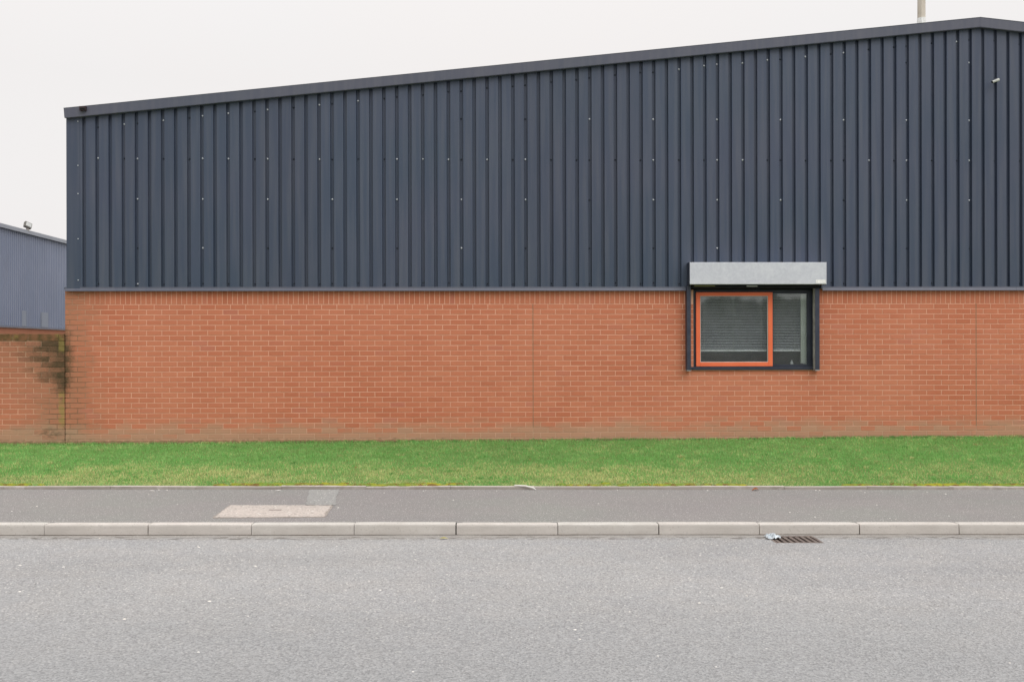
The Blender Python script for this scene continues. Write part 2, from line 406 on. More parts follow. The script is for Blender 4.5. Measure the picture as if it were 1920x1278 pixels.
# kerb
kerb = MB().box(-30, 34, KY+.03, KY+.10, -.28, -.12).build('kerb', MAT['kerb']); kerb['kind'] = 'structure'
joints = [-3.946+.9169*k for k in range(-22, 40)]
for a, b_ in zip(joints, joints[1:]):
    if b_ > 32 or a < -23: continue
    dy = random.uniform(-.004, .004); dz = random.uniform(-.002, .002)
    gp = random.uniform(.005, .011); L = b_-a-gp; zc = z_kerb(a)+dz; za = z_kerb(b_)-z_kerb(a)
    sec = [(KY+dy, -.15), (KY+.005+dy, .076), (KY+.008+dy, .087), (KY+.015+dy, .091), (KY+.125, .091), (KY+.125, -.15)]
    m = MB(); k = 14; rj = [random.uniform(-.0025, .0025) for _ in range(k+1)]
    n = len(sec)
    for i in range(k+1):
        t = i/k; endr = .003 if i in (0, k) else 0
        for q, (yy, zz) in enumerate(sec):
            jy = rj[i] if q in (1, 2, 3) else 0
            m.v.append((a+.0045+L*t, yy+jy+(endr if q in (0, 1, 2, 3) else 0), zz-.091+zc+za*t-(endr*.6 if q in (3, 4) else 0)+(rj[(i*5) % k]*.5 if q == 3 else 0)))
    for i in range(k):
        for q in range(n): m.f.append((i*n+q, i*n+(q+1) % n, (i+1)*n+(q+1) % n, (i+1)*n+q)); m.mi.append(0)
    m.f += [tuple(range(n)), tuple(k*n+q for q in reversed(range(n)))]; m.mi += [0, 0]
    m.build('kerb_stone', MAT['kerb'], kerb)
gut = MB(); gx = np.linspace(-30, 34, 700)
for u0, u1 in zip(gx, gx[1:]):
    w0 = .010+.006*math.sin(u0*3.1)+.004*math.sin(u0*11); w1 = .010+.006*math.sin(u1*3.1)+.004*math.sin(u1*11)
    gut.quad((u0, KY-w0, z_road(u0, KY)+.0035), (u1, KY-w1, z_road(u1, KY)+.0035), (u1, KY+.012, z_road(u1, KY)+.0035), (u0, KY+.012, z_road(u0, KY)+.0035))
o = gut.build('kerb_gap_shade', MAT['silt'], fix=False); o['kind'] = 'structure'  # thin dark strip painting the gap shade along the kerb foot
# back edging of the footway
edg = MB().box(-30, 34, EY+.005, EY+.045, -.2, -.05).build('pavement_edging', MAT['edging']); edg['kind'] = 'structure'
ej = [.52+.9165*k for k in range(-24, 33)]
for i, (a, b_) in enumerate(zip(ej, ej[1:])):
    if a < -22: continue
    tilt = random.uniform(-.006, .006); dy = random.uniform(-.006, .006); zz0 = z_edge(a)+tilt; zz1 = z_edge(b_)+random.uniform(-.004, .004)
    e = MB(); n = 4
    for (x, z) in ((a+.0015, zz0), (b_-.0015, zz1)):
        e.v += [(x, EY+dy, z-.2), (x, EY+dy, z-.006), (x, EY+dy+.008, z), (x, EY+dy+.05, z), (x, EY+dy+.05, z-.2)]
    for q in range(5): e.f.append((q, (q+1) % 5, 5+(q+1) % 5, 5+q)); e.mi.append(0)
    e.f += [(0, 1, 2, 3, 4), (9, 8, 7, 6, 5)]; e.mi += [0, 0]
    e.build('edging_stone', MAT['edging'], edg)

# ------------------------------------------------------------------ warehouse
WH = empty('warehouse', 'long low industrial unit with anthracite ribbed cladding above a red brick base', 'warehouse')
XL, XR = -6.236, 21.2                       # brick corners
OX0, OX1, OZ0, OZ1 = 3.11, 4.94, 1.375, 2.56   # window opening
ZT = 2.575
PITCH = .0768; BH = .0668; BL = .215; PX = .225
Z_S = 2.3485                                # underside of the soldier course
wall = MB()
wall.box(XL+.004, OX0, .004, .25, -.1, ZT); wall.box(OX1, XR-.004, .004, .25, -.1, ZT)
wall.box(OX0, OX1, .004, .25, -.1, OZ0); wall.box(OX0, OX1, .004, .25, OZ1, ZT)
wall.box(XL+.004, XL+.25, .25, 26, -.1, ZT)
bw = wall.build('brick_wall', MAT['mortar'], WH)
cuts = [(XL, .690), (.700, 7.410), (7.420, 14.1), (14.11, XR)]
anchor = [.695, .695, 7.415, 14.105]
def carve(a, b, holes):
    segs = [(a, b)]
    for h0, h1 in holes:
        ns = []
        for s0, s1 in segs:
            if h1 <= s0 or h0 >= s1: ns.append((s0, s1)); continue
            if h0 > s0: ns.append((s0, h0))
            if h1 < s1: ns.append((h1, s1))
        segs = ns
    return [s for s in segs if s[1]-s[0] > .018]
bricks = []                                  # x0, x1, z0, z1
ncourse = 29
for c in range(ncourse):
    z1 = Z_S - .010 - c*PITCH; z0 = z1-BH
    for (s0, s1), an in zip(cuts, anchor):
        off = 0 if c % 2 == 0 else PX/2
        k0 = int((s0-an)/PX)-2; k1 = int((s1-an)/PX)+2
        for k in range(k0, k1):
            a = an+k*PX+off+.005; b_ = a+BL
            a, b_ = max(a, s0), min(b_, s1)
            if b_-a < .02: continue
            holes = [(OX0-.002, OX1+.002)] if (z1 > OZ0 and z0 < OZ1) else []
            for q0, q1 in carve(a, b_, holes):
                zz0 = z0
                bricks.append((q0, q1, zz0, z1))
for c in range(3):                           # bonded quoin beside the soldier course
    z0 = Z_S + c*PITCH; bricks.append((XL, -6.236+(.19 if c % 2 else .10), z0, z0+BH)); bricks.append((XL+(.20 if c % 2 else .11), -5.955, z0, z0+BH))
def brick_mesh(name, w, h, mat, d=.014):
    b = MB(); c = .0016
    F = [(c, 0, c), (w-c, 0, c), (w-c, 0, h-c), (c, 0, h-c)]; Bk = [(0, c, 0), (w, c, 0), (w, c, h), (0, c, h)]; K = [(0, d, 0), (w, d, 0), (w, d, h), (0, d, h)]
    b.v = F+Bk+K; b.f = [(0, 1, 2, 3)] + [(4+i, 4+(i+1) % 4, (i+1) % 4, i) for i in range(4)] + [(8+i, 8+(i+1) % 4, 4+(i+1) % 4, 4+i) for i in range(4)]
    b.mi = [0]*9
    return b.mesh(name, mat, fix=False)
def brick_into(b, x0, x1, z0, z1, y, d=.014, c=.0016):
    k = len(b.v)
    b.v += [(x0+c, y, z0+c), (x1-c, y, z0+c), (x1-c, y, z1-c), (x0+c, y, z1-c)]
    b.v += [(x0, y+c, z0), (x1, y+c, z0), (x1, y+c, z1), (x0, y+c, z1)]
    b.v += [(x0, y+d, z0), (x1, y+d, z0), (x1, y+d, z1), (x0, y+d, z1)]
    fs = [(0, 1, 2, 3)] + [(4+i, 4+(i+1) % 4, (i+1) % 4, i) for i in range(4)] + [(8+i, 8+(i+1) % 4, 4+(i+1) % 4, 4+i) for i in range(4)]
    b.f += [tuple(k+i for i in q) for q in fs]; b.mi += [0]*9
bme = brick_mesh('brick', BL, BH, MAT['brick'])
vis = [q for q in bricks if q[2] > .24]
# the ones that show largest are those at the near, left end
vis.sort(key=lambda q: (0 if (q[1]-q[0]) > .1 else 1, q[0]))
near, rest = vis[:300], vis[300:]+[q for q in bricks if q[2] <= .24]
for q in near:
    o = link('brick', bme, bw, (q[0], random.uniform(-.0012, .0008), q[2]))
    if abs((q[1]-q[0])-BL) > 1e-4: o.scale.x = (q[1]-q[0])/BL
rb = MB()
for q in rest:
    y = random.uniform(-.0012, .0008); brick_into(rb, q[0], q[1], q[2]+random.uniform(-.0008, .0008), q[3]+random.uniform(-.0008, .0008), y)
# the side wall behind the corner
for c in range(ncourse):
    z1 = Z_S-.010-c*PITCH; z0 = z1-BH
    for k in range(112):
        a = .004+k*PX+(PX/2 if c % 2 else 0); kk = len(rb.v); x = XL
        rb.v += [(x, a+BL, z0), (x, a, z0), (x, a, z1), (x, a+BL, z1), (x+.01, a+BL, z0), (x+.01, a, z0), (x+.01, a, z1), (x+.01, a+BL, z1)]
        for f in ((0, 1, 2, 3), (4, 5, 1, 0), (3, 2, 6, 7), (5, 6, 2, 1), (4, 0, 3, 7)): rb.f.append(tuple(kk+i for i in f)); rb.mi.append(0)
o = rb.build('brick_courses', MAT['brick'], bw, fix=False); o['kind'] = 'stuff'
sme = brick_mesh('soldier_brick', .065, .215, MAT['brick'])
srest = MB(); x = -5.945; cnt = 0
while x < XR-.07:
    if not (OX0-.06 < x < OX1):
        if x < 9.0: link('soldier_brick', sme, bw, (x, random.uniform(-.0012, .0008), Z_S))
        else: brick_into(srest, x, x+.065, Z_S, Z_S+.215, 0)
    x += .075
o = srest.build('soldier_course', MAT['brick'], bw, fix=False); o['kind'] = 'stuff'
for jx in (.695, 7.415, 14.105):
    MB().box(jx-.0045, jx+.0045, .0005, .01, .50, Z_S+(-.004)).build('sealant_joint', MAT['silicone'], bw)
# window head: steel lintel face, its shade put in as black
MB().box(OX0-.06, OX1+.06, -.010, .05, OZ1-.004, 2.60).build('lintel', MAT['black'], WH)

# cladding: sheets of five ribs each, recessed valleys; real fold lines
VY, CY = -.008, -.053
V0, VP = -5.934, .1919
def z_top(x): return 6.641 - .1040*abs(x-7.428)      # top of verge trim
ZC0 = 2.572
def sheet_profile(n0, n1):
    pts = []
    for n in range(n0, n1):
        c = V0+n*VP
        pts += [(c-.027, CY), (c-.020, VY), (c+.020, VY), (c+.027, CY)]
    return pts
def clad_mesh(pts, zlo, ztopf, name, flip=False):
    b = MB()
    for x, y in pts: b.v += [(x, y, zlo), (x, y, ztopf(x))]
    for i in range(len(pts)-1): b.f.append((2*i, 2*i+2, 2*i+3, 2*i+1)); b.mi.append(0)
    return b
nmax = int((XR-.1-V0)/VP)
for s in range(-1, nmax//5+1):
    a, b_ = max(0, s*5+5-1), min(nmax, s*5+10-1)
    if s == -1: a = 0; b_ = 4
    if a >= b_: continue
    p = sheet_profile(a, b_)
    xa = p[0][0] - (VP-.056) if a > 0 else -6.0
    p = [(xa-.001, CY-.0012)] + p
    if b_ == nmax: p.append((XR, CY))
    else: p.append((p[-1][0]+.03, CY))
    # each sheet laps the last by a metal thickness at its left edge
    xr_ = 7.428
    q = []
    for (u, v), (u2, v2) in zip(p, p[1:]+[None] if False else p[1:]): 
        q.append((u, v))
        if u < xr_ < u2: q.append((xr_, v+(v2-v)*(xr_-u)/(u2-u)))
    q.append(p[-1])
    clad_mesh(q, ZC0, lambda x: z_top(x)-.10, 'cladding_sheet').build('cladding_sheet', MAT['clad'], WH, fix=False)
# side elevation (runs back from the corner)
b = MB(); pts = []
for n in range(130):
    c = .25+n*.19; pts += [(-6.19, c-.03), (-6.155, c-.02), (-6.155, c+.02), (-6.19, c+.03)]
pts = [(-6.19, 0)]+pts
for x, y in pts: b.v += [(x, y, ZC0), (x, y, 5.15)]
for i in range(len(pts)-1): b.f.append((2*i, 2*i+2, 2*i+3, 2*i+1)); b.mi.append(0)
b.build('side_cladding', MAT['clad'], WH, fix=False)
# corner flashing: front leaf, folded edge, side leaf
cf = MB()
cf.box(-6.186, -5.992, CY-.006, CY-.003, 2.574, 5.14); cf.box(-6.189, -6.186, CY-.006, .20, 2.574, 5.14)
cf.box(-5.995, -5.992, CY-.003, VY, 2.574, 5.14)
bevel(cf.build('corner_flashing', MAT['clad'], WH), .0015, 1)
# drip flashing over the brickwork, in lengths
xs = [-6.215, -3.2, -.2, 2.985]; xs2 = [5.045, 8.0, 11, 14, 17, 20, XR+.03]
for seq in (xs, xs2):
    for a, b_ in zip(seq, seq[1:]):
        MB().prism([(-.001+CY, 2.600), (CY-.004, 2.600), (CY-.006, 2.578), (CY-.022, 2.545), (CY-.022, 2.537), (CY-.012, 2.537), (CY-.004, 2.570)], 0, a+.001, b_-.001).build('drip_flashing', MAT['trim'], WH)
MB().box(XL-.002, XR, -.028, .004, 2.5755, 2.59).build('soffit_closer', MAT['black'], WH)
# window head gap cover behind shutter box
# verge trim in lengths
vj = [-6.202, -3.02, -.066, 2.85, 5.72, 7.428, 10.3, 13.2, 16.1, 19.0, 21.1]
FY = -.12
for i, (a, b_) in enumerate(zip(vj, vj[1:])):
    m = MB(); g = .0012; n = 7; e = .0 if i else 1
    for x in (a, b_+(.004 if b_ != 7.428 and i % 2 else 0)):
        zt = z_top(x); lap = .0015 if i % 2 else 0
        yy = FY-lap
        m.v += [(x, .35, zt+.004), (x, yy-.004, zt), (x, yy, zt-.012), (x, yy, zt-.143), (x, yy+.004, zt-.151), (x, CY-.002, zt-.149), (x, CY-.002, zt-.12), (x, .35, zt-.03)]
    n = 8
    for q in range(n): m.f.append((q, (q+1) % n, n+(q+1) % n, n+q)); m.mi.append(0)
    m.f += [tuple(range(n)), tuple(n+q for q in reversed(range(n)))]; m.mi += [0, 0]
    if i == 0:   # the end cap leans in towards its lower corner
        m.v[3] = (a+.012, m.v[3][1], m.v[3][2]); m.v[4] = (a+.020, m.v[4][1], m.v[4][2]+.002); m.v[5] = (a+.05, m.v[5][1], m.v[5][2]); m.v[2] = (a+.002,)+m.v[2][1:]
    m.build('verge_trim', MAT['trim'], WH)
# roof planes
rf = MB()
for a, b_ in ((-6.23, 7.428), (7.428, 21.1)):
    k = len(rf.v)
    rf.v += [(a, .36, z_top(a)-.01), (b_, .36, z_top(b_)-.01), (b_, 26, z_top(b_)-.01), (a, 26, z_top(a)-.01)]; rf.f.append((k, k+1, k+2, k+3)); rf.mi.append(0)
rf.build('roof', MAT['roof'], WH, fix=False)
MB().box(XR-.01, XR, .3, 26, -.1, 5.1).build('end_wall', MAT['clad'], WH)
MB().box(-6.15, XR-.02, 25.8, 26, -.1, 5.1).build('back_wall', MAT['clad'], WH)

# screws
sc = MB()
def screw(x, y, z, bright, r=.013):
    n = 7; k = len(sc.v)
    for rr, yy in ((r*1.1, y), (r*.95, y-.008), (r*.45, y-.015)):
        for i in range(n):
            t = 2*math.pi*i/n; sc.v.append((x+rr*math.cos(t), yy, z+rr*math.sin(t)))
    for q in range(2):
        for i in range(n): sc.f.append((k+q*n+i, k+q*n+(i+1) % n, k+(q+1)*n+(i+1) % n, k+(q+1)*n+i)); sc.mi.append(0 if bright else 1)
    sc.f.append(tuple(k+2*n+i for i in range(n))); sc.mi.append(0 if bright else 1)
B_mid = {1, 4, 9, 11, 14, 18, 24, 26, 28, 31, 34, 44, 49, 51, 61, 64, 69}
B_top = {3, 6, 9, 11, 14, 18, 21, 46, 48, 49, 51, 53, 56, 59, 68}
for n in range(0, nmax):
    x = V0+n*VP + random.uniform(-.004, .004)
    if n % 5 in (1, 3, 4):
        far = n > 73
        screw(x, VY, 4.504+random.uniform(-.004, .004), n in B_mid or (far and random.random() < .4))
        screw(x, VY, z_top(x)-.30+random.uniform(-.012, .012), n in B_top or (far and random.random() < .3))
        if not (2.95 < x < 5.1): screw(x, VY, 2.655+random.uniform(-.01, .01), n == 4, .012 if n == 4 else .009)
    if n % 5 == 4:
        screw(x, VY, 3.905, n not in (39, 59))
        screw(x, VY, 3.181, n in (9, 29, 49))
        if z_top(x) > 5.75: screw(x, VY, 5.112, n not in (29, 34, 73))
        if z_top(x) > 6.5: screw(x, VY, 5.985, n == 69)
for z in (5.04, 4.39, 3.975, 3.31, 2.70): screw(-6.018, CY-.006, z, True, .007)
o = sc.build('fixing_screws', [MAT['steel_bright'], MAT['steel_dark']], WH, fix=False); o['kind'] = 'stuff'

# window: outer frame, orange sash, fixed light
win = MB()
FYa, FYb = .030, .095
win.box(OX0, 3.152, FYa, FYb, OZ0, OZ1); win.box(4.852, OX1, FYa, FYb, OZ0, OZ1)
win.box(3.152, 4.852, FYa, FYb, 2.508, OZ1); win.box(3.152, 4.852, FYa, FYb, OZ0, 1.423)
win.box(4.262, 4.320, FYa, FYb, 1.423, 2.508)
wo = bevel(win.build('window', MAT['frame'], WH), .003, 2)
s = MB(); a, b_, c, d = 3.153, 4.313, 1.403, 2.520; ai, bi, ci, di = 3.216, 4.244, 1.466, 2.464
y0, y1 = .005, .045
for (A, Bx, Ci, Di) in ((a, ai, c, d), (bi, b_, c, d), (ai, bi, c, ci), (ai, bi, di, d)):
    s.box(A, Bx, y0, y1, Ci, Di)
sa = bevel(s.build('sash', MAT['orange'], wo), .004, 2)
bead = MB()
for (A, Bx, Ci, Di) in ((ai, ai+.008, ci, di), (bi-.008, bi, ci, di), (ai+.008, bi-.008, ci, ci+.008), (ai+.008, bi-.008, di-.008, di)):
    bead.box(A, Bx, .016, .04, Ci, Di)
bead.build('glazing_bead', MAT['pale'], wo)
MB().box(ai+.004, bi-.004, .030, .034, ci+.004, di-.004).build('pane', MAT['glass'], wo)
MB().box(4.316, 4.856, .050, .054, 1.420, 2.512).build('pane', MAT['glass'], wo)
gb = MB()
for (A, Bx, Ci, Di) in ((4.320, 4.330, 1.423, 2.508), (4.845, 4.852, 1.423, 2.508), (4.330, 4.845, 1.423, 1.433), (4.330, 4.845, 2.500, 2.508)):
    gb.box(A, Bx, .034, .049, Ci, Di)
gb.build('glazing_bead', MAT['pale'] if False else MAT['frame'], wo)
MB().box(OX0-.02, OX1+.02, -.03, .03, 1.352, 1.374).build('sill', MAT['frame'], WH)
# the office behind
rm = MB()
rm.quad((2.2, 3.2, .6), (6.2, 3.2, .6), (6.2, 3.2, 3.0), (2.2, 3.2, 3.0)); rm.quad((2.2, .26, .6), (2.2, 3.2, .6), (2.2, 3.2, 3.0), (2.2, .26, 3.0))
rm.quad((6.2, .26, .6), (6.2, 3.2, .6), (6.2, 3.2, 3.0), (6.2, .26, 3.0)); rm.quad((2.2, .26, 3.0), (6.2, .26, 3.0), (6.2, 3.2, 3.0), (2.2, 3.2, 3.0))
rm.quad((2.2, .26, .6), (6.2, .26, .6), (6.2, 3.2, .6), (2.2, 3.2, .6))
rm.build('office_room', MAT['room'], WH)
rv = MB(); rv.box(OX0+.001, OX1-.001, .096, .25, OZ0-.001, OZ0+.03); rv.box(4.845, OX1-.001, .096, .25, OZ0+.031, OZ1-.001)
rv.build('inner_reveal', MAT['roomreveal'], WH)
MB().box(4.772, 4.843, .10, .13, 1.445, 2.50).build('curtain_edge', MAT['roomreveal'], wo)

# ------------------------------------------------------------------ blinds (hang inside the window)
def blind(x0, x1, label):
    e = empty('venetian_blind', label, 'blind', 'venetian blinds inside the office window')
    e.location = (x0, .118, 1.64)
    w = x1-x0
    sm = MB(); 
    k = 0
    prof = [(-.0125, -.004), (-.006, .0), (0, .0012), (.006, .0), (.0125, -.004)]
    for i, (yy, zz) in enumerate(prof): sm.v += [(0, yy, zz), (w, yy, zz)]
    for i in range(4): sm.f.append((2*i, 2*i+1, 2*i+3, 2*i+2)); sm.mi.append(0)
    me = sm.mesh('slat', MAT['slat'], fix=False)
    n = 35
    for i in range(n):
        o = link('slat', me, e, (random.uniform(-.003, .003), random.uniform(-.001, .001), .022+i*.0238))
        o.rotation_euler = (R(7-12*i/n+random.uniform(-2, 2)), random.uniform(-.0012, .0012), 0)
    MB().box(0, w, -.020, .012, -.012, .014).build('bottom_rail', MAT['white'], e)
    MB().box(0, w, -.014, .014, .862, .895).build('head_rail', MAT['pale'], e)
    for u in ((.09, .5, .9) if w > .8 else (.2, .8)):
        MB().box(w*u-.0025, w*u+.0025, -.0215, -.0195, .0, .87).build('ladder_cord', MAT['pale'], e)
blind(3.20, 4.27, 'wide white slatted blind behind the orange framed pane')
blind(4.33, 4.765, 'narrow white slatted blind behind the dark framed right pane')
bottle = MB().cyl((0, 0, 0), (0, 0, .05), .022, 10).cyl((0, 0, .05), (0, 0, .075), .022, 10, .009).cyl((0, 0, .075), (0, 0, .09), .010, 8)
o = bottle.build('small_pot', MAT['white']); o.location = (4.66, .20, OZ0+.03)
tag(o, 'small pale pot on the sill inside the right pane', 'pot')
dp = MB().box(2.5, 5.3, .62, .66, .6, 1.60).box(2.5, 5.3, .66, 1.3, 1.57, 1.60).build('office_desk', MAT['roomred'])
tag(dp, 'dark red brown desk panel inside behind the window', 'desk')

# ------------------------------------------------------------------ roller shutter over the window
SH = empty('roller_shutter', 'galvanised roller shutter box with dark guide rails over the office window', 'roller shutter')
bx0, bx1, by, bz0, bz1 = 3.003, 5.046, -.25, 2.626, 2.948
b = MB()
b.prism([(by, bz0), (by, bz1-.004), (by+.004, bz1), (CY-.002, bz1+.002), (CY-.002, bz0+.0), (by+.03, bz0-.004), (by+.004, bz0-.004)], 0, bx0+.003, bx1-.003)
bevel(b.build('shutter_box', MAT['galv'], SH), .002, 2)
for xx in (bx0, bx1-.0025):
    MB().box(xx, xx+.0025, by-.002, CY-.003, bz0-.008, bz1+.003).build('end_plate', MAT['galv'] if xx > 4 else MAT['rail'], SH)  # left plate coloured dark for the shaded side of the box
MB().box(bx0+.06, bx1-.08, -.17, -.05, bz0-.055, bz0-.006).build('bottom_slat', MAT['black'], SH)
MB().box(3.87, 4.03, -.19, -.171, bz0-.034, bz0-.022).build('shutter_handle', MAT['pale'], SH)
MB().box(3.09, 3.40, -.172, -.1705, bz0-.03, bz0-.016).build('brass_strip', simple('dull brass', lin(120, 118, 70), .5, .4), SH)
st = MB().box(4.884, 5.036, by-.0035, by-.0005, 2.637, 2.690).build('sticker', MAT['white'], SH); st['label'] = 'blank white maker plate'
def rail(x0, x1, inner):
    r = MB()
    r.box(x0, x1, -.125, -.121, 1.350, bz0-.010); 
    r.box(x0, x0+.004, -.121, -.001, 1.350, bz0-.010); r.box(x1-.004, x1, -.121, -.001, 1.350, bz0-.010)
    rr = bevel(r.build('guide_rail', MAT['rail'], SH), .001, 1)
    lx = x0-.002 if inner == 'L' else x1-.0
    MB().box(lx, lx+.002, -.118, -.02, 1.36, bz0-.012).build('rail_lining', MAT['rail_in'], rr)
    MB().box(x0-.003, x1+.003, -.127, -.001, 1.338, 1.350).build('rail_foot', MAT['rail_in'], rr)
rail(2.989, 3.047, 'R'); rail(4.916, 4.982, 'L')
MB().box(3.050, 4.910, -.020, .002, 1.357, 1.399).build('bottom_stop', MAT['rail'], SH)

# ------------------------------------------------------------------ small fittings on the building
ss = empty('junction_box', 'tiny dark box fixed on the roof trim at the left corner', 'junction box'); 
MB().box(-5.956, -5.864, FY-.045, FY-.001, 5.178, 5.240).build('casing', MAT['sensor'], ss)
MB().box(-5.945, -5.875, FY-.05, FY-.0455, 5.188, 5.212).build('cover', MAT['black'], ss)
lc = empty('bullet_camera', 'small white bullet camera high on the cladding right of the ridge', 'camera')
MB().cyl((7.590, -.16, 5.655), (7.695, -.15, 5.694), .019, 12, .022).build('camera_body', MAT['pale'], lc)
MB().cyl((7.584, -.1605, 5.6528), (7.590, -.16, 5.655), .017, 12).build('lens', MAT['black'], lc)
MB().cyl((7.685, -.15, 5.690), (7.70, -.05, 5.715), .009, 8).cyl((7.70, -.056, 5.715), (7.70, -.049, 5.715), .030, 12).build('bracket', MAT['rail'], lc)
ps = empty('roof_post', 'cream weathered post standing on the roof left of the ridge', 'post')
MB().cyl((6.81, .5, 6.45), (6.81, .5, 10.2), .060, 8, .056).build('shaft', MAT['post'], ps)
MB().cyl((6.81, .5, 6.55), (6.81, .5, 6.825), .080, 8, .064).box(6.69, 6.93, .38, .62, 6.53, 6.62).build('collar', MAT['white'], ps)

# ------------------------------------------------------------------ boundary wall at the left
BW = empty('boundary_wall', 'low stained red brick wall meeting the left end of the building', 'wall')
BX0, BX1 = -13.0, -6.246
MB().box(BX0, BX1-.004, .004, .21, -.1, 1.903).build('wall_core', MAT['mortar'], BW)
bb = brick_mesh('brick', .2195, BH, MAT['brick'])
c2 = MB(); cntb = 0
lst = []
for c in range(20):
    z1 = 1.797 - c*PITCH; z0 = z1-BH
    for k in range(31):
        b1 = BX1-k*.2295-(0 if c % 2 else .1147); a1 = b1-.2195
        if c % 2 == 0 and k == 0: lst.append((BX1-.1047, BX1, z0, z1))
        if a1 < BX0: continue
        lst.append((a1, b1, z0, z1))
lst.sort(key=lambda q: -q[0])
for i, q in enumerate(lst):
    if i < 290 and q[2] > .2:
        o = link('brick', bb, BW, (q[0], random.uniform(-.002, .001), q[2])); o.scale.x = (q[1]-q[0])/.2195
    else: brick_into(c2, q[0], q[1], q[2], q[3], random.uniform(-.002, .001))
o = c2.build('brick_courses', MAT['brick'], BW, fix=False); o['kind'] = 'stuff'
def coping_mat():
    M = Mat('lichened coping', rough=.95, spec=.1)
    c = M.mix(M.mr(M.noise(11, 5), .3, .62), lin(78, 72, 46), lin(128, 92, 68))
    c = M.mix(M.mr(M.noise(5, 3), .58, .68, 0, .6), c, lin(136, 124, 72)); M.base(c); M.bump(M.noise(70, 4), .5, .006); return M.m
MAT['coping'] = coping_mat()
x = BX1
while x > BX0+.25:
    w = random.choice((.215, .215, .44)) if x < BX1-.01 else .085
    bevel(MB().box(x-w, x, -.004+random.uniform(-.002, .002), .215, 1.808, 1.912+random.uniform(-.003, .002)).build('coping_brick', MAT['coping'], BW), .005, 2)
    x -= w+.006

# ------------------------------------------------------------------ neighbouring unit far left
NB = empty('neighbouring_warehouse', 'grey blue ribbed metal unit far behind the boundary wall', 'warehouse')
NX = -17.2
b = MB(); pts = []
y = 8.0
while y < 60:
    pts += [(NX, y), (NX-.03, y+.02), (NX-.03, y+.07), (NX, y+.09)]; y += .155
for x_, y_ in pts: b.v += [(x_, y_, 2.53), (x_, y_, 6.08)]
for i in range(len(pts)-1): b.f.append((2*i, 2*i+2, 2*i+3, 2*i+1)); b.mi.append(0)
b.build('ribbed_cladding', MAT['farclad'], NB, fix=False)
MB().prism([(NX-.3, 6.16), (NX+.09, 6.16), (NX+.10, 6.02), (NX+.02, 6.02), (NX+.02, 6.06), (NX-.3, 6.06)], 1, 7.9, 60).build('eaves_trim', MAT['fartrim'], NB)
MB().prism([(NX-.01, 2.56), (NX+.02, 2.56), (NX+.035, 2.50), (NX-.01, 2.50)], 1, 8, 60).build('base_trim', MAT['trim'], NB)
MB().box(NX-.2, NX-.034, 8, 60, 0, 2.50).build('brick_plinth', MAT['mortar'], NB)
m = MB(); y = 8.0
while y < 60:
    m.box(NX-.033, NX-.028, y, y+.065, 2.27, 2.485); y += .075
for c in range(14):
    y = 8.0+(c % 2)*.1125
    while y < 34: m.box(NX-.033, NX-.028, y, y+.215, 2.25-c*.0768-.0668, 2.25-c*.0768); y += .225
o = m.build('brick_facing', MAT['brick'], NB, fix=False); o['kind'] = 'stuff'
MB().quad((NX-.3, 8, 6.14), (NX-.3, 60, 6.14), (NX-14, 60, 7.4), (NX-14, 8, 7.4)).__class__
rr = MB(); rr.quad((NX-.29, 8, 6.15), (NX-.29, 60, 6.15), (NX-14, 60, 7.55), (NX-14, 8, 7.55)); rr.build('roof', MAT['roof'], NB, fix=False)
MB().poly([(NX-.2, 8, 0), (NX-14, 8, 0), (NX-14, 8, 7.5), (NX-.2, 8, 6.1)]).__class__
g = MB(); g.poly([(NX-.2, 8, 0), (NX-14, 8, 0), (NX-14, 8, 7.5), (NX-.2, 8, 6.1)]); g.build('gable_wall', MAT['farclad'], NB, fix=False)
for (y0_, y1_) in ((22.4, 22.75), (24.0, 24.6)):
    MB().box(NX+.001, NX+.012, y0_, y1_, 2.57, 3.15).build('repair_panel', simple('paler patch', lin(121, 128, 144), .4, nscale=4, col2=lin(117, 124, 141)), NB)
# floodlight on its eaves
FL = empty('floodlight', 'grey floodlight on a short stub at the eaves of the far unit', 'floodlight')
fx, fy = NX+.06, 22.75
MB().cyl((fx, fy, 6.13), (fx, fy, 6.24), .05, 8).build('stub', MAT['rail_in'], FL)
def rotbox(name, mat, off, w, d, h):
    m = Matrix.Translation((fx+.01, fy, 6.34)) @ Matrix.Rotation(R(48), 4, 'Z') @ Matrix.Rotation(R(20), 4, 'Y') @ Matrix.Rotation(R(-22), 4, 'X') @ Matrix.Translation(off)
    o = MB().box(-w/2, w/2, -d/2, d/2, -h/2, h/2).build(name, mat, FL); o.matrix_basis = m; return bevel(o, .01, 2)
rotbox('lamp_housing', simple('lamp casing', lin(104, 102, 98), .6, nscale=4, col2=lin(126, 122, 116)), (0, 0, 0), .27, .12, .22)
rotbox('lamp_glass', simple('lamp glass', lin(196, 198, 196), .2, nscale=5, col2=lin(174, 178, 178)), (.01, -.065, 0), .20, .02, .16)

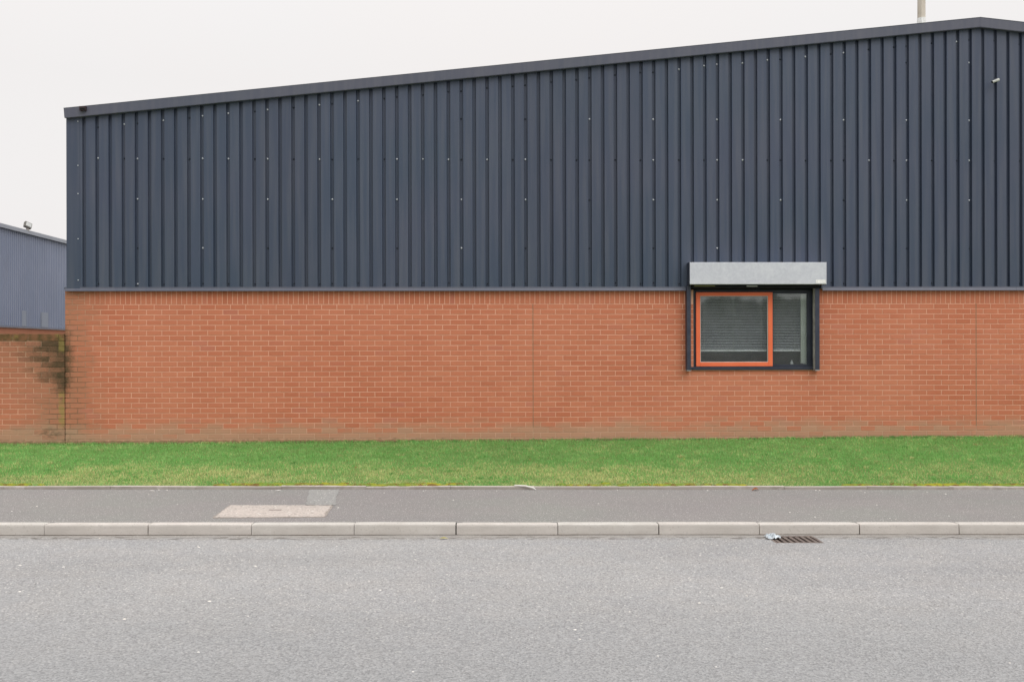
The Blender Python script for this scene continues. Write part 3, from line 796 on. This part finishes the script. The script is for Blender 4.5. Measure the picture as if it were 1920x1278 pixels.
# ------------------------------------------------------------------ ironwork and covers in the footway and road
MH = empty('access_cover', 'cream concrete filled access cover flush in the pavement', 'access cover')
def zf(x, y, d=0): return z_foot(x, y)+d
def ragged(pts, j, step, seed=2):
    q = random.Random(seed); out = []
    for (a, b), (c, d) in zip(pts, pts[1:]+pts[:1]):
        n = max(1, int(math.hypot(c-a, d-b)/step))
        for i in range(n): t = i/n; out.append((a+(c-a)*t+q.uniform(-j, j), b+(d-b)*t+q.uniform(-j, j)))
    return out
def quadslab(name, pts, d, mat, parent):
    m = MB(); n = len(pts)
    m.v = [(x, y, zf(x, y, d)) for x, y in pts]+[(x, y, zf(x, y, -.03)) for x, y in pts]
    m.f = [tuple(range(n))]+[(i, n+i, n+(i+1) % n, (i+1) % n) for i in range(n)]; m.mi = [0]*(n+1)
    return m.build(name, mat, parent)
mp = [(-2.545, -5.615), (-1.510, -5.580), (-1.520, -4.990), (-2.545, -4.985)]
quadslab('frame', ragged(mp, .006, .05), .004, MAT['edging'], MH)
ip = [(-2.528, -5.600), (-1.527, -5.566), (-1.537, -5.004), (-2.530, -4.998)]
quadslab('infill', ragged(ip, .009, .035, 5), .008, MAT['cover'], MH)
quadslab('lifting_slot', [(-2.10, -5.262), (-1.98, -5.262), (-1.98, -5.236), (-2.10, -5.236)], .0095, MAT['iron'], MH)
pt = MB(); pp = [(-1.60, EY-.012), (-1.915, EY-.012), (-1.87, -4.40), (-1.80, -4.975), (-1.512, -4.975), (-1.50, -4.98), (-1.56, -4.5)]
pp = ragged(pp, .012, .06, 8)
pt.poly([(x, y, zf(x, y, .004)) for x, y in pp]); o = pt.build('pavement_patch', MAT['patch']); o['kind'] = 'structure'
GU = empty('gully_grate', 'slotted iron road gully grate against the kerb', 'gully grate')
zg = z_road((GX0+GX1)/2, -6.2)
gm = MB(); 
gm.box(GX0, GX1, GY0, GY0+.022, zg-.10, zg+.003); gm.box(GX0, GX1, GY1-.022, GY1, zg-.10, zg+.003)
gm.box(GX0, GX0+.022, GY0+.022, GY1-.022, zg-.10, zg+.003); gm.box(GX1-.022, GX1, GY0+.022, GY1-.022, zg-.10, zg+.003)
gm.build('frame', MAT['iron'], GU)
pit = MB(); pit.box(GX0+.001, GX1-.001, GY0+.001, GY1-.001, zg-.32, zg-.30); 
for q in ((GX0-.01, GX0, GY0-.01, GY1+.01), (GX1, GX1+.01, GY0-.01, GY1+.01), (GX0, GX1, GY0-.01, GY0), (GX0, GX1, GY1, GY1+.01)): pit.box(*q, zg-.32, zg-.012)
pit.build('gully_pot', MAT['pit'], GU)
nb = 7; w = (GX1-GX0-.044)
bm_ = MB().box(-.013, .013, GY0+.022, GY1-.022, zg-.05, zg).mesh('bar', MAT['iron'])
for i in range(nb): link('bar', bm_, GU, (GX0+.022+w*(i+.5)/nb, 0, 0))

# crumpled litter at the grate
def crumple(name, c, sz, mat, label, cat, seed, group=None, flat=.5):
    r_ = random.Random(seed); m = MB(); n = 7; k = 5
    for i in range(n+1):
        for j in range(k+1):
            m.v.append((c[0]+sz[0]*(i/n-.5)+r_.uniform(-.008, .008), c[1]+sz[1]*(j/k-.5)+r_.uniform(-.008, .008), c[2]+abs(r_.gauss(0, sz[2]))*(1 if 0 < i < n and 0 < j < k else flat)))
    for i in range(n):
        for j in range(k): a = i*(k+1)+j; m.f.append((a, a+k+1, a+k+2, a+1)); m.mi.append(0)
    return tag(m.build(name, mat, fix=False), label, cat, group)
crumple('plastic_litter', (2.535, -6.12, zg+.006), (.12, .14, .022), MAT['litter'], 'crumpled clear white plastic lying on the left end of the grate', 'litter', 3)
def leaf(name, c, L, W_, rz, mat, label, curl=.02):
    m = MB(); pts = []
    for i in range(7):
        t = i/6; wd = W_*math.sin(math.pi*min(1, t*1.02))*(1 if i % 2 else .78)
        for s_ in (-1, 0, 1): m.v.append((L*(t-.5), s_*wd/2, curl*(1-(2*t-1)**2)*(1 if s_ == 0 else .55)+.003))
    for i in range(6):
        for s_ in range(2): a = i*3+s_; m.f.append((a, a+3, a+4, a+1)); m.mi.append(0)
    o = m.build(name, mat, fix=False); o.location = c; o.rotation_euler = (0, 0, rz)
    return tag(o, label, 'leaf')
leaf('fallen_leaf', (2.93, EY-.05, zf(2.93, EY-.05)), .085, .06, .2, MAT['leaf_brown'], 'brown curled leaf on the pavement beside the back edging', .03)
leaf('fallen_leaf', (-.38, -6.14, z_road(-.38, -6.14)+.003), .08, .035, .05, MAT['leaf_yellow'], 'yellow green leaf in the road gutter below the kerb', .012)
leaf('fallen_leaf', (-2.24, EY-.10, zf(-2.24, EY-.1)), .075, .035, .1, MAT['chip'], 'pale leaf on the pavement behind the access cover', .008)
leaf('fallen_leaf', (-3.58, EY-.11, zf(-3.58, EY-.11)), .07, .03, -.1, MAT['chip'], 'pale leaf on the pavement at far left by the edging', .008)
rt = MB()
for (p, q, r1, r2) in (((.30, EY+.01, .186), (.42, EY-.012, .180), .006, .010), ((.42, EY-.012, .180), (.52, EY-.03, .158), .010, .007), ((.50, EY-.028, .160), (.535, EY-.035, .143), .006, .004)):
    rt.cyl(p, q, r1, 7, r2)
tag(rt.build('dead_stem', MAT['chip']), 'bleached dead stem hanging over the edging joint', 'stem')

# loose pale stones on road and footway
st = MB()
def stone(x, y, z, r, ry):
    k = len(st.v); n = 6
    for h, q in ((0, 1), (.35, .85), (.6, .4)):
        for i in range(n):
            t = 2*math.pi*i/n+ry; rr = r*q*random.uniform(.75, 1.2); st.v.append((x+rr*1.3*math.cos(t), y+rr*math.sin(t), z+r*h))
    for q in range(2):
        for i in range(n): st.f.append((k+q*n+i, k+q*n+(i+1) % n, k+(q+1)*n+(i+1) % n, k+(q+1)*n+i)); st.mi.append(0)
    st.f.append(tuple(k+2*n+i for i in range(n))); st.mi.append(0)
for _ in range(420):
    x = random.uniform(-12, 12); y = -6.0-8.0*random.random()**1.0
    if GX0 < x < GX1 and y > GY0: continue
    stone(x, y, z_road(x, y)-.001, random.choice((.004, .005, .005, .006, .007, .0095)), random.random()*6)
for _ in range(70):
    x = random.uniform(-10, 10); y = random.choice((random.uniform(KY+.15, EY-.02), EY-.02-abs(random.gauss(0, .03))))
    stone(x, y, zf(x, y)-.001, random.uniform(.004, .009), random.random()*6)
o = st.build('loose_stones', MAT['chip'], fix=False); tag(o, 'scattered small pale stones on the road and pavement', kind='stuff')

# ------------------------------------------------------------------ grass
def vnoise(x, y, s, seed):
    g = np.random.default_rng(seed).random((256, 256)); X = x*s+1000; Y = y*s+1000
    xi = np.floor(X).astype(int); yi = np.floor(Y).astype(int); fx_ = X-xi; fy_ = Y-yi; fx_ = fx_*fx_*(3-2*fx_); fy_ = fy_*fy_*(3-2*fy_)
    g00 = g[xi % 256, yi % 256]; g10 = g[(xi+1) % 256, yi % 256]; g01 = g[xi % 256, (yi+1) % 256]; g11 = g[(xi+1) % 256, (yi+1) % 256]
    return (g00*(1-fx_)+g10*fx_)*(1-fy_)+(g01*(1-fx_)+g11*fx_)*fy_
def blades(name, x, y, z, L, W_, lean, tone, mat):
    n = len(x); th = rng.random(n)*2*np.pi; ph = rng.random(n)*2*np.pi
    ux, uy = np.cos(th), np.sin(th); lx, ly = np.cos(ph)*lean, np.sin(ph)*lean
    V = np.empty((n, 5, 3))
    V[:, 0] = np.stack([x-ux*W_/2, y-uy*W_/2, z], 1); V[:, 1] = np.stack([x+ux*W_/2, y+uy*W_/2, z], 1)
    mxp, myp, mzp = x+lx*L*.35, y+ly*L*.35, z+L*.6
    V[:, 2] = np.stack([mxp+ux*W_*.42, myp+uy*W_*.42, mzp], 1); V[:, 3] = np.stack([mxp-ux*W_*.42, myp-uy*W_*.42, mzp], 1)
    V[:, 4] = np.stack([x+lx*L, y+ly*L, z+L*np.sqrt(np.maximum(.1, 1-lean**2*.7))], 1)
    me = bpy.data.meshes.new(name); me.vertices.add(n*5); me.vertices.foreach_set('co', V.reshape(-1))
    base = np.arange(n)*5
    loops = np.stack([base, base+1, base+2, base+3, base+3, base+2, base+4], 1).reshape(-1)
    me.loops.add(n*7); me.loops.foreach_set('vertex_index', loops.astype(np.int32))
    me.polygons.add(n*2); ls = np.stack([np.arange(n)*7, np.arange(n)*7+4], 1).reshape(-1); me.polygons.foreach_set('loop_start', ls.astype(np.int32))
    try: me.polygons.foreach_set('loop_total', np.tile([4, 3], n).astype(np.int32))
    except Exception: pass
    me.update(calc_edges=True)
    at = me.color_attributes.new('tone', 'FLOAT_COLOR', 'POINT')
    col = np.ones((n, 5, 4)); col[:, :, :3] = tone[:, None, :]; at.data.foreach_set('color', col.reshape(-1))
    me.materials.append(mat); me.validate()
    return link(name, me)
n = 330000
x = rng.uniform(-9.2, 10.2, n); y = rng.uniform(EY+.045, -.01, n); y = np.where(rng.random(n) < .02, EY+.05+np.abs(rng.normal(0, .05, n)), y)
t = np.clip((y+4.0)/4.0, 0, 1)
z = (.176+SL*x-.012)*(1-t)+(.296+.0035*x)*t-.006
wf = y < -.028-.03*vnoise(x, y, 3.1, 21); x = x[wf]; y = y[wf]; z = z[wf]; n = len(x)
n1 = vnoise(x, y, .55, 1); n2 = vnoise(x, y, 2.3, 2); n3 = vnoise(x, y, 9, 3); n4 = vnoise(x, y, .22, 5)
frontness = np.clip((-2.0-y)/1.3, 0, 1)
left = np.clip((-x)/9+.35, .15, 1)
straw = np.clip(frontness*(.30+.75*n2)*(.55+.8*n1)*(.7+.6*left) + .30*(n2-.55)+.20*(n3-.5)+.05, 0, 1)
st_m = (rng.random(n) < straw*.8)
tone = np.stack([np.where(st_m, rng.uniform(.55, 1, n), rng.uniform(0, .22, n)), np.clip(rng.random(n)*.6+n2*.4, 0, 1), np.clip(.25+.5*n3+.35*rng.random(n)+.25*(n1-.5)+.35*(n4-.5), 0, 1)], 1)
L = rng.uniform(.016, .038, n)*(.7+.7*n3)*np.where(y > -.12, 1.35, 1.0); Wd = rng.uniform(.004, .0075, n)
g = blades('verge_grass', x, y, z, L, Wd, rng.uniform(.2, .95, n), tone, MAT['grass']); tag(g, 'short mown green grass with straw coloured patches on the verge', kind='stuff')
sb = MB(); gx = np.linspace(-12, 21, 500)
for u0, u1 in zip(gx, gx[1:]):
    sb.quad((u0, -.075, z_base(u0)-.004), (u1, -.075, z_base(u1)-.004), (u1, .001, z_base(u1)+.012+.006*math.sin(u1*5)), (u0, .001, z_base(u0)+.012+.006*math.sin(u0*5)))
o = sb.build('bare_soil_edge', MAT['earth'], fix=False); o['kind'] = 'structure'
# ragged fringe at the wall foot and over the edging
n = 9000
x = rng.uniform(-9.2, 10.2, n); fringe = vnoise(x, x*0, 1.7, 9); keep = rng.random(n) < np.clip((fringe-.35)*2.2, 0.05, 1); x = x[keep]; n = len(x)
y = -.004-np.abs(rng.normal(0, .02, n)); z = .296+.0035*x-.005
tone = np.stack([np.where(rng.random(n) < .35, .7, .1), rng.random(n)*.5, rng.uniform(0, .6, n)], 1)
g = blades('wall_foot_weeds', x, y, z, rng.uniform(.02, .06, n), np.full(n, .005), rng.uniform(.1, .6, n), tone, MAT['grass']); tag(g, 'thin weeds growing along the foot of the brick wall', kind='stuff')
nc = 420
cx0 = rng.uniform(-9, 10, nc); cy0 = np.where(rng.random(nc) < .45, -rng.uniform(.0, .10, nc), rng.uniform(EY+.05, -.1, nc)); k_ = 26
x = np.repeat(cx0, k_)+rng.normal(0, .028, nc*k_); y = np.minimum(-.004, np.repeat(cy0, k_)+rng.normal(0, .02, nc*k_)); y = np.maximum(y, EY+.03)
t = np.clip((y+4.0)/4.0, 0, 1); z = (.176+SL*x-.012)*(1-t)+(.296+.0035*x)*t-.006
dry = np.repeat(rng.random(nc) < .4, k_); n = nc*k_
tone = np.stack([np.where(dry, rng.uniform(.5, .95, n), .08), rng.random(n)*.6, np.repeat(rng.uniform(.15, .9, nc), k_)], 1)
g = blades('grass_clumps', x, y, z, rng.uniform(.03, .06, n), rng.uniform(.005, .008, n), rng.uniform(.4, 1, n), tone, MAT['grass']); tag(g, 'coarser tufts of grass scattered over the verge and along the wall', kind='stuff')
# moss cushions along the edging
ms = MB()
xx = -9.0
while xx < 10:
    dens = float(vnoise(np.array([xx]), np.array([0.]), .9, 12)[0])
    for _ in range(3):
        if random.random() > (dens-.25)*1.5: continue
        cx_ = xx+random.uniform(-.05, .05); cy_ = EY+.062+abs(random.gauss(0, .045)); r = random.uniform(.025, .055); k = len(ms.v); n = 8
        z0 = z_edge(cx_)-.010
        for h, q in ((0, 1), (.35, .9), (.62, .6)):
            for i in range(n):
                tt = 2*math.pi*i/n; rr = r*q*random.uniform(.8, 1.2); ms.v.append((cx_+1.5*rr*math.cos(tt), cy_+rr*.8*math.sin(tt), z0+r*h*.85))
        ms.v.append((cx_, cy_, z0+r*.62))
        for q in range(2):
            for i in range(n): ms.f.append((k+q*n+i, k+q*n+(i+1) % n, k+(q+1)*n+(i+1) % n, k+(q+1)*n+i)); ms.mi.append(0)
        for i in range(n): ms.f.append((k+2*n+i, k+2*n+(i+1) % n, k+3*n)); ms.mi.append(0)
    xx += .035
o = ms.build('edging_moss', MAT['moss'], fix=False); tag(o, 'yellow green moss cushions along the back of the edging', kind='stuff')
# a few leaves lying in the turf
for i, (lx, ly) in enumerate(((2.0, -1.2), (2.55, -2.1), (.55, -2.1), (4.9, -2.9), (-1.6, -2.7))):
    leaf('fallen_leaf', (lx, ly, z_verge(lx, ly)+.022), .05, .03, i*1.3, MAT['leaf_yellow'] if i % 2 else MAT['leaf_brown'],
         ['small brown leaf in the grass left of the window', 'small yellow leaf in the grass below the window', 'small brown leaf in the grass near the wall joint', 'small yellow leaf in the grass right of the window', 'small brown leaf in the grass left of the wall joint'][i], .01)

# ------------------------------------------------------------------ far side of the street (mirrored in the window)
tr = MB(); r_ = random.Random(4)
for i in range(46):
    cx_ = -24+i*1.3+r_.uniform(-.3, .3); cy_ = -46+r_.uniform(-2, 2); H = 4.95+r_.uniform(-.14, .14)
    for _ in range(260):
        th = r_.uniform(0, 2*math.pi); ph = math.acos(r_.uniform(-1, 1)); q = r_.uniform(.55, 1)
        px = cx_+2.0*q*math.sin(ph)*math.cos(th); py = cy_+1.6*q*math.sin(ph)*math.sin(th); pz = H*.56+H*.44*q*math.cos(ph)
        s_ = r_.uniform(.15, .32); a = Vector((r_.gauss(0, 1), r_.gauss(0, 1), r_.gauss(0, 1))).normalized(); b_ = a.orthogonal().normalized()
        p = Vector((px, py, pz)); tr.poly([tuple(p+a*s_), tuple(p+b_*s_*.6), tuple(p-a*s_), tuple(p-b_*s_*.6)])
    k = len(tr.v); nn = 10
    for h, q in ((.12, .55), (.3, .95), (.55, 1.0), (.8, .8), (.95, .35)):
        for i2 in range(nn):
            t2 = 2*math.pi*i2/nn; rr = q*r_.uniform(.85, 1.15); tr.v.append((cx_+1.75*rr*math.cos(t2), cy_+1.2*rr*math.sin(t2), H*h*r_.uniform(.97, 1.03)))
    for q in range(4):
        for i2 in range(nn): tr.f.append((k+q*nn+i2, k+q*nn+(i2+1) % nn, k+(q+1)*nn+(i2+1) % nn, k+(q+1)*nn+i2)); tr.mi.append(0)
    tr.cyl((cx_, cy_, -.3), (cx_, cy_, H*.6), .14, 6, .06, m=1)
    tr.mi[-8:] = [1]*8
o = tr.build('tree_belt', [MAT['crown'], MAT['bark']], fix=False); tag(o, 'belt of low green trees across the street behind the viewer', kind='stuff')
